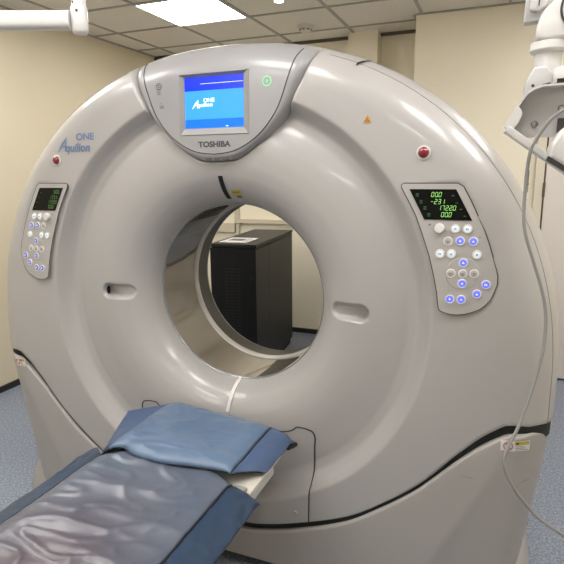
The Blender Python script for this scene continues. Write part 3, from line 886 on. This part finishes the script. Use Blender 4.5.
v, f = extrude_y(sec2, [(-2.5, 1, 0), (-.42, 1, 0), (-.27, .96, .0)])
mesh('under_frame', v, f, M['table_cream'], couch, True, None, None, 40)
for sx in (-1, 1):
    MB().box((sx * .279, -1.42, .545), (.014, 2.1, .026), 0, .003).build('side_rail', M['table_grey'], couch, False)
    MB().box((sx * .265, -.605 if sx > 0 else -.50, .602), (.045, .05, .012), 0, .004).build('strap_clip', M['bezel'] if sx > 0 else M['paper'], couch, False)
MB().prism([(-.26, .0), (.26, .0), (.26, .10), (.20, .16), (.20, .44), (-.20, .44), (-.20, .16), (-.26, .10)], -2.35, -1.15, 0, .012).build('pedestal', M['base'], couch, True)

def nz(x, y, z=0., s=1.): return noise.noise(Vector((x * s, y * s, z)))
def wrinkle(x, y, amp, seed):
    """soft cross-ways folds with a few sharper creases"""
    a = nz(x * 3.0 + y * .8, y * 8.0, seed) ; b = nz(x * 5 + 3, y * 19 - x * 5, seed + 7)
    c = 1 - abs(nz(x * 2.2 - y * 1.4, y * 6.5 + x * 2.5, seed + 3)) * 2.6
    d = 1 - abs(nz(x * 6 + y * 5, y * 15 - x * 4, seed + 5)) * 3.2
    return amp * (.55 * a + .45 * b + .7 * max(c, 0) ** 3 + .55 * max(d, 0) ** 2)

# long lower mat: centre pad, two hanging borders
lm = thing('couch_mat', 'long wrinkled grey-blue vinyl mat with navy borders on the couch, nearest the camera', 'mat', (0, -1.4, .63))
Y0, Y1 = -.585, -2.45
def far_edge(x):     # far end of the long mat as seen from above
    return -.640 + .035 * float(ss(.10, .20, x)) + .02 * math.exp(-((x + .26) / .08) ** 2) + .075 * math.exp(-((x + .02) / .20) ** 6)
NXm, NYm = 70, 230
def lower_z(x, y):
    ed = min(1, max(0, (.245 - abs(x)) / .05))
    fe = min(1, max(0, (far_edge(x) - y) / .05))
    base_ = .628 + .012 * math.sqrt(max(0, 1 - (1 - ed) ** 2)) 
    return base_ + (wrinkle(x, y, .0078, 2.) * (.25 + .75 * ed)) * (.3 + .7 * fe) - .010 * (1 - fe) ** 2
v = []; f = []
for i in range(NXm + 1):
    x = -.245 + .49 * i / NXm
    for j in range(NYm + 1):
        y = far_edge(x) + (Y1 - far_edge(x)) * j / NYm; v.append((x, y, lower_z(x, y)))
    
for i in range(NXm):
    for j in range(NYm):
        a = i * (NYm + 1) + j; f.append((a, a + 1, a + NYm + 2, a + NYm + 1))
pad = mesh('centre_pad', v, f, M['mat_centre'], lm)
md = pad.modifiers.new('thick', 'SOLIDIFY'); md.thickness = .012; md.offset = -1
def edge_pts(sx, zf, off, j0=0, j1=NYm):
    P = []
    for j in range(j0, j1 + 1, 3):
        x = sx * .245; y = far_edge(x) + (Y1 - far_edge(x)) * j / NYm; P.append((x, y, lower_z(x, y) + off))
    return P
for sx in (-1, 1):
    v = []; f = []; NB = 14
    for j in range(NYm + 1):
        xs0 = sx * .245; yb = far_edge(xs0); y = yb + (Y1 - yb) * j / NYm
        z0 = lower_z(xs0, y)
        for k in range(NB + 1):
            t = k / NB
            W = .108 if sx > 0 else .112
            # border lies out over the rail and hangs a little
            x = xs0 + sx * W * (t - .10 * t * t)
            drop = .008 * t + .030 * t * t if sx > 0 else .006 * t + .030 * t * t
            yy = y + ((.092 if sx < 0 else -.008) * t * math.exp(-((y - yb) / .12) ** 2))
            fold = .0075 * nz(y * 13 + t * 1.5, t * 2.5, 5 + sx) * t + .005 * nz(y * 30, t * 4, 9 + sx) * t
            v.append((x + sx * fold * .6, yy, z0 - drop + fold))
    for j in range(NYm):
        for k in range(NB):
            a = j * (NB + 1) + k; f.append((a, a + 1, a + NB + 2, a + NB + 1))
    o = mesh('border', v, f, M['mat_side'], lm)
    md = o.modifiers.new('thick', 'SOLIDIFY'); md.thickness = .005; md.offset = -1 if sx < 0 else 1
    MB().tube(edge_pts(sx, 0, .0015), .0026, 6).build('border_seam', M['mat_under'], lm)

# head pad near the bore
hp = thing('head_mat', 'smaller blue vinyl mat with padded centre at the scanner end of the couch', 'mat', (0, -.42, .645))
def back_edge(x): return -.255 + .035 * math.exp(-((x + .16) / .14) ** 2) - .012 * math.exp(-((x - .2) / .1) ** 2)
def front_edge(x): return -.590 + .006 * x / .24 - .026 * math.exp(-((x + .02) / .13) ** 2) + .02 * math.exp(-((x + .18) / .035) ** 2)
def head_z(x, y):
    ed = min(1, max(0, (.232 - abs(x)) / .06)); fb = min(1, max(0, (back_edge(x) - y) / .05)); ff = min(1, max(0, (y - front_edge(x)) / .05))
    q = math.sqrt(max(0, 1 - (1 - ed) ** 2)) * math.sqrt(max(0, 1 - (1 - ff) ** 2)) * math.sqrt(max(0, 1 - (1 - fb) ** 2 * .9))
    return .646 + .022 * q + wrinkle(x * 1.1 + .4, y, .007, 11.) * (.25 + .75 * min(ed, ff))
NXh, NYh = 64, 64
v = []; f = []
for i in range(NXh + 1):
    x = -.232 + .464 * i / NXh
    for j in range(NYh + 1):
        y = front_edge(x) + (back_edge(x) - front_edge(x)) * j / NYh; v.append((x, y, head_z(x, y)))
for i in range(NXh):
    for j in range(NYh):
        a = i * (NYh + 1) + j; f.append((a, a + NYh + 1, a + NYh + 2, a + 1))
o = mesh('centre_pad', v, f, M['pad_centre'], hp)
md = o.modifiers.new('thick', 'SOLIDIFY'); md.thickness = .012; md.offset = -1
for sx in (-1, 1):
    v = []; f = []; NB = 14
    for j in range(NYh + 1):
        s_ = j / NYh; x0 = sx * .232; ya, yb = front_edge(x0), back_edge(x0); y = ya + (yb - ya) * s_
        z0 = head_z(x0, y) - .002
        for k in range(NB + 1):
            t = k / NB
            if sx > 0:
                W = .080 + .012 * s_; drop = .006 * t + (.040 - .004 * s_) * t * t
                yy = y + (.105 * (1 - s_) ** 1.0 + .020 * s_) * t
                lift = .006 * math.sin(yy * 60) * t
                zl = z0 - drop + lift * .5; x = x0 + W * (t - .12 * t * t)
                if s_ > .90: zl -= .010 * ((s_ - .90) / .10) ** 2 * t
            else:
                W = .055 + .075 * s_; drop = (.062 - .052 * s_) * t ** 1.3
                x = x0 - W * t; zl = z0 - drop; yy = y - .10 * s_ * t + .01 * t
            v.append((x, yy, zl))
    for j in range(NYh):
        for k in range(NB):
            a = j * (NB + 1) + k; f.append((a, a + NB + 1, a + NB + 2, a + 1) if sx < 0 else (a, a + 1, a + NB + 2, a + NB + 1))
    o = mesh('side_flap', v, f, M['pad_side'], hp)
    md = o.modifiers.new('thick', 'SOLIDIFY'); md.thickness = .005; md.offset = 0
    P = []
    for j in range(0, NYh + 1, 2):
        x0 = sx * .232; y = front_edge(x0) + (back_edge(x0) - front_edge(x0)) * j / NYh; P.append((x0, y, head_z(x0, y) + .001))
    MB().tube(P, .0024, 6).build('flap_seam', M['mat_under'], hp)
# the rolled far corner of the right flap, dark underside showing
pts = []
MB().tube([(.298, -.270, .580), (.308, -.240, .578), (.312, -.222, .574)], [.008, .010, .008], 10).build('rolled_corner', M['mat_under'], hp)

# ------------------------------------------------------------------ cabinet behind the bore
cb = thing('equipment_cabinet', 'tall black metal equipment cabinet standing behind the scanner, seen through the bore', 'cabinet', (-.86, 2.03, 0))
ang = math.atan2(-.114, 1.026)        # side runs a little to the left
ux = Vector((.350, .042, 0)).normalized(); uy = Vector((-.112, 1.022, 0)).normalized()
FR = Vector((-.652, 1.536, 0)); WC, DC, HC = .352, 1.03, 1.05
def cpt(a, b, z): return FR - ux * (WC * (1 - a)) + uy * (DC * b) + Vector((0, 0, z))
def cbox(name, a0, a1, b0, b1, z0, z1, m, par):
    v = [cpt(a, b, z) for z in (z0, z1) for a, b in ((a0, b0), (a1, b0), (a1, b1), (a0, b1))]
    return mesh(name, v, [(0, 3, 2, 1), (4, 5, 6, 7), (0, 1, 5, 4), (1, 2, 6, 5), (2, 3, 7, 6), (3, 0, 4, 7)], m, par, False)
cbox('body', 0.0, 1.0, .02, 1.0, .05, HC - .025, M['cabinet_side'], cb)
cbox('top_panel', -.01, 1.01, .0, 1.005, HC - .022, HC, M['cabinet_side'], cb)
cbox('plinth', .03, .97, .04, .97, 0, .05, M['grille'], cb)
cd = cbox('front_door', .0, 1.0, -.002, .018, .06, HC - .028, M['cabinet'], cb)
gv = MB()
for r in range(22):
    for c_ in range(3):
        z = .36 + r * .024; a = .30 + c_ * .13
        gv.add([cpt(a, -.0035, z), cpt(a + .10, -.0035, z), cpt(a + .10, -.0035, z + .010), cpt(a, -.0035, z + .010)], [(0, 1, 2, 3)])
gv.build('vent_slots', M['grille'], cd, False)
q = cpt(.90, -.003, .80); MB().lathe([(.011, 0), (.010, .006), (0, .007)], q, -uy, 16).build('lock', M['grille'], cd)
cbox('side_joint', 1.0005, 1.003, .30, .304, .06, HC - .03, M['grille'], cb)
cbox('side_rail_joint', 1.0005, 1.012, .03, 1.0, HC - .040, HC - .034, M['grille'], cb)
# papers on the cabinet
def sheet(a0, a1, b0, b1, z): return [cpt(a0, b0, z), cpt(a1, b0, z), cpt(a1, b1, z), cpt(a0, b1, z)]
pm = MB(); pm.add(sheet(.10, .72, .08, .36, HC + .004), [(0, 1, 2, 3)], 0)
pm.add(sheet(.10, .72, .08, .36, HC + .0005), [(0, 3, 2, 1)], 0)
pm.add(sheet(.10, .72, .08, .36, HC + .004) + sheet(.10, .72, .08, .36, HC + .0005), [(0, 4, 5, 1), (1, 5, 6, 2), (2, 6, 7, 3), (3, 7, 4, 0)], 0)
pm.add(sheet(.20, .52, .17, .29, HC + .0045), [(0, 1, 2, 3)], 1)
for k in range(3): pm.add(sheet(.56, .68, .14 + .06 * k, .165 + .06 * k, HC + .0045), [(0, 1, 2, 3)], 2)
tag(pm.build('paper_sheet', [M['paper'], M['mark_grey'], M['seamgrey']], None, False, None, None), 'white printed sheet lying on top of the black cabinet', 'paper')

# ------------------------------------------------------------------ suspended arms
la = thing('ceiling_suspension', 'white horizontal tube arm hanging from the ceiling at top left', 'ceiling arm', (-.385, -.405, H))
A0 = Vector((-.400, -.417, 2.058)); A1 = Vector((-1.9, -1.0, 2.06)); ad = (A1 - A0).normalized()
tb = MB()
def rounded_tube(mb, p, q, w, h, r, mi=0):
    d = (q - p).normalized(); sd = d.cross(Vector((0, 0, 1))).normalized(); u_ = sd.cross(d)
    sec_ = []
    for cx, cy, a0 in ((w - r, h - r, 0), (-(w - r), h - r, PI / 2), (-(w - r), -(h - r), PI), (w - r, -(h - r), 1.5 * PI)):
        for k in range(6): a = a0 + k / 5 * PI / 2; sec_.append((cx + r * math.cos(a), cy + r * math.sin(a)))
    n = len(sec_); v = [b + sd * s[0] + u_ * s[1] for b in (p, q) for s in sec_]
    f = [(k, (k + 1) % n, n + (k + 1) % n, n + k) for k in range(n)] + [tuple(reversed(range(n))), tuple(range(n, 2 * n))]
    mb.add(v, f, mi)
rounded_tube(tb, A0 + Vector((0, 0, -.004)), A1, .026, .029, .018)
tb.build('arm_tube', M['white_paint'], la)
MB().lathe([(.020, -.060), (.0245, -.055), (.0265, -.050), (.0265, .018), (.0245, .022)], (-.375, -.405, 2.072), (0, 0, 1), 32).build('joint_cap', M['white_paint'], la)
MB().lathe([(.0235, .021), (.0225, .03), (.0225, .62), (.05, .622), (.05, .627)], (-.375, -.405, 2.072), (0, 0, 1), 32).build('drop_pole', M['white_paint'], la)
MB().lathe([(.0045, 0), (.0035, .003), (0, .003)], (-.3635, -.4293, 2.078), (.45, -.89, 0), 12).build('screw', M['seam'], la)
MB().lathe([(.0035, 0), (.0025, .003), (0, .003)], (-.378, -.4285, 2.105), (-.2, -.97, 0), 12).build('screw', M['seam'], la)
MB().lathe([(.032, -.05), (.032, .05), (.024, .06), (.024, .64)], A1, (0, 0, 1), 24).build('far_pole', M['white_paint'], la)

ra = thing('ceiling_suspension', 'white jointed equipment arm hanging from the ceiling at top right, with bracket', 'ceiling arm', (1.14, -.36, H))
MB().prism([(1.000, 1.858), (1.003, 1.900), (1.012, 1.926), (1.052, 1.962), (1.13, 2.01), (1.18, 1.97), (1.18, 1.89), (1.075, 1.858)], -.432, -.352, 0, .012, 4).build('elbow_housing', M['white_paint'], ra)
MB().lathe([(.052, -.004), (.052, .006), (.050, .009), (0, .010)], (1.105, -.432, 1.925), (0, -1, 0), 40, 0).tube([(1.105 + .054 * math.cos(a), -.434, 1.925 + .054 * math.sin(a)) for a in np.linspace(0, 2 * PI, 41)[:-1]], .0028, 6, 1, True).build('round_cover', [M['white_paint'], M['seam']], ra)
MB().tube([(1.14, -.392, 1.96), (1.16, -.38, 2.10), (1.16, -.37, 2.3), (1.16, -.36, H)], .04, 20).lathe([(.09, -.02), (.09, 0)], (1.16, -.36, H), (0, 0, 1), 28).build('ceiling_pole', M['white_paint'], ra)
MB().lathe([(.030, .052), (.042, .047), (.043, .030), (.040, .026), (.031, .022)], (1.034, -.392, 1.812), (0, 0, 1), 32).build('collar', M['white_paint'], ra)
MB().lathe([(.0305, -.03), (.0305, .05)], (1.034, -.392, 1.812), (0, 0, 1), 32).build('lower_tube', M['white_paint'], ra)
MB().prism([(.982, 1.715), (.985, 1.762), (1.002, 1.797), (1.030, 1.800), (1.044, 1.780), (1.044, 1.715)], -.452, -.37, 0, .006, 3).build('knuckle_cheek', M['white_paint_shaded'], ra)
MB().prism([(1.040, 1.715), (1.043, 1.785), (1.050, 1.796), (1.085, 1.796), (1.10, 1.77), (1.10, 1.715)], -.445, -.365, 0, .006, 3).build('knuckle_block', M['white_paint'], ra)
MB().box((1.064, -.447, 1.763), (.020, .006, .010)).build('knuckle_slot', M['dark_opening'], ra, False)
MB().lathe([(.0036, 0), (0, .001)], (1.003, -.4525, 1.755), (0, -1, 0), 14).build('screw', M['seam'], ra)
# second bracket behind the elbow
MB().prism([(.972, 1.912), (.976, 2.03), (1.04, 2.03), (1.04, 1.95), (1.012, 1.915)], -.385, -.345, 0, .004).build('rear_bracket', M['white_paint_shaded'], ra, True)
MB().prism([(.983, 1.936), (.988, 2.03), (1.03, 2.03), (1.022, 1.945), (1.005, 1.932)], -.40, -.38, 0, .006).build('rear_cap', M['white_paint'], ra, True)
MB().box((1.004, -.401, 1.955), (.002, .004, .022)).build('rear_slit', M['seam'], ra, False)
MB().box((1.08, -.35, 2.02), (.14, .03, .03), 0, .006).build('rear_stay', M['white_paint_shaded'], ra, False)
# flanged bracket plate
pp = [(.949, 1.654), (.960, 1.674), (.976, 1.702), (.990, 1.724), (1.004, 1.733), (1.020, 1.738), (1.20, 1.741), (1.20, 1.632), (.990, 1.632), (.962, 1.640)]
MB().prism(pp, -.520, -.514, 0).build('bracket_plate', M['white_paint_shaded'], ra, False)
fl = MB()
Pf = pp[:7]
for a, b in zip(Pf[:-1], Pf[1:]):
    d = np.array(b) - np.array(a); n = np.array((-d[1], d[0])) / np.linalg.norm(d) * .004
    fl.prism([a, b, tuple(np.array(b) + n), tuple(np.array(a) + n)], -.560, -.514)
fl.prism([(.949, 1.654), (.973, 1.698), (.980, 1.690), (.982, 1.680), (.975, 1.662), (.960, 1.642)], -.562, -.556)
fl.build('bracket_flange', M['white_paint'], ra, False)
b0, b1 = Vector((.951, -.555, 1.650)), Vector((1.205, -.525, 1.468))
bd = (b1 - b0).normalized(); rb = MB(); rounded_tube(rb, b0, b1, .014, .0085, .003); rb.build('support_bar', M['white_paint'], ra)
for x, z in ((1.062, 1.694), (1.010, 1.661)):
    MB().lathe([(.0075, 0), (.0075, .002), (.005, .0045), (0, .005)], (x, -.520, z), (0, -1, 0), 16).build('bolt', M['steel'], ra)
for x in (1.026, 1.047): MB().box((x, -.545, 1.7445), (.002, .028, .003), 0, 0, Matrix.Rotation(.5, 3, 'Z')).build('flange_slit', M['seam'], ra, False)
MB().box((1.082, -.524, 1.655), (.05, .01, .035), 0, .002).build('dark_connector', M['seam'], ra, False)
MB().prism([(1.040, 1.585), (1.042, 1.612), (1.060, 1.645), (1.10, 1.665), (1.22, 1.665), (1.22, 1.50), (1.10, 1.545)], -.60, -.50, 0, .010, 4).build('housing', M['white_paint'], ra)
MB().prism([(1.037, 1.579), (1.040, 1.588), (1.10, 1.550), (1.22, 1.505), (1.22, 1.494), (1.10, 1.540)], -.597, -.503, 0).build('housing_gasket', M['seam'], ra, False)

# hanging cable
CP = [(1.13, -.53, 1.70), (1.069, -.575, 1.688), (1.041, -.585, 1.667), (1.018, -.585, 1.634), (1.004, -.585, 1.599), (1.0, -.580, 1.537), (1.001, -.591, 1.46), (1.008, -.598, 1.415), (1.027, -.603, 1.36), (1.05, -.608, 1.294), (1.062, -.615, 1.239), (1.063, -.63, 1.172), (1.054, -.646, 1.117), (1.036, -.67, 1.04), (1.021, -.687, .99), (1.003, -.704, .946), (.997, -.713, .919), (1.003, -.717, .891), (1.024, -.716, .853), (1.047, -.713, .824), (1.081, -.708, .788), (1.134, -.695, .751), (1.26, -.67, .66), (1.36, -.65, .45), (1.40, -.64, .15), (1.44, -.60, .03), (1.55, -.5, .006), (1.8, -.4, .005)]
tag(MB().tube(spline(CP, 6), .0039, 8).build('hanging_cable', M['cable'], None), 'thin grey cable hanging from the bracket down past the scanner', 'cable')

# ------------------------------------------------------------------ world and colour
w = bpy.data.worlds.new('world'); SC.world = w; w.use_nodes = True
w.node_tree.nodes['Background'].inputs['Color'].default_value = (.9, .92, 1, 1)
w.node_tree.nodes['Background'].inputs['Strength'].default_value = .12
SC.view_settings.view_transform = 'Standard'
SC.view_settings.look = 'None'
SC.view_settings.exposure = 0
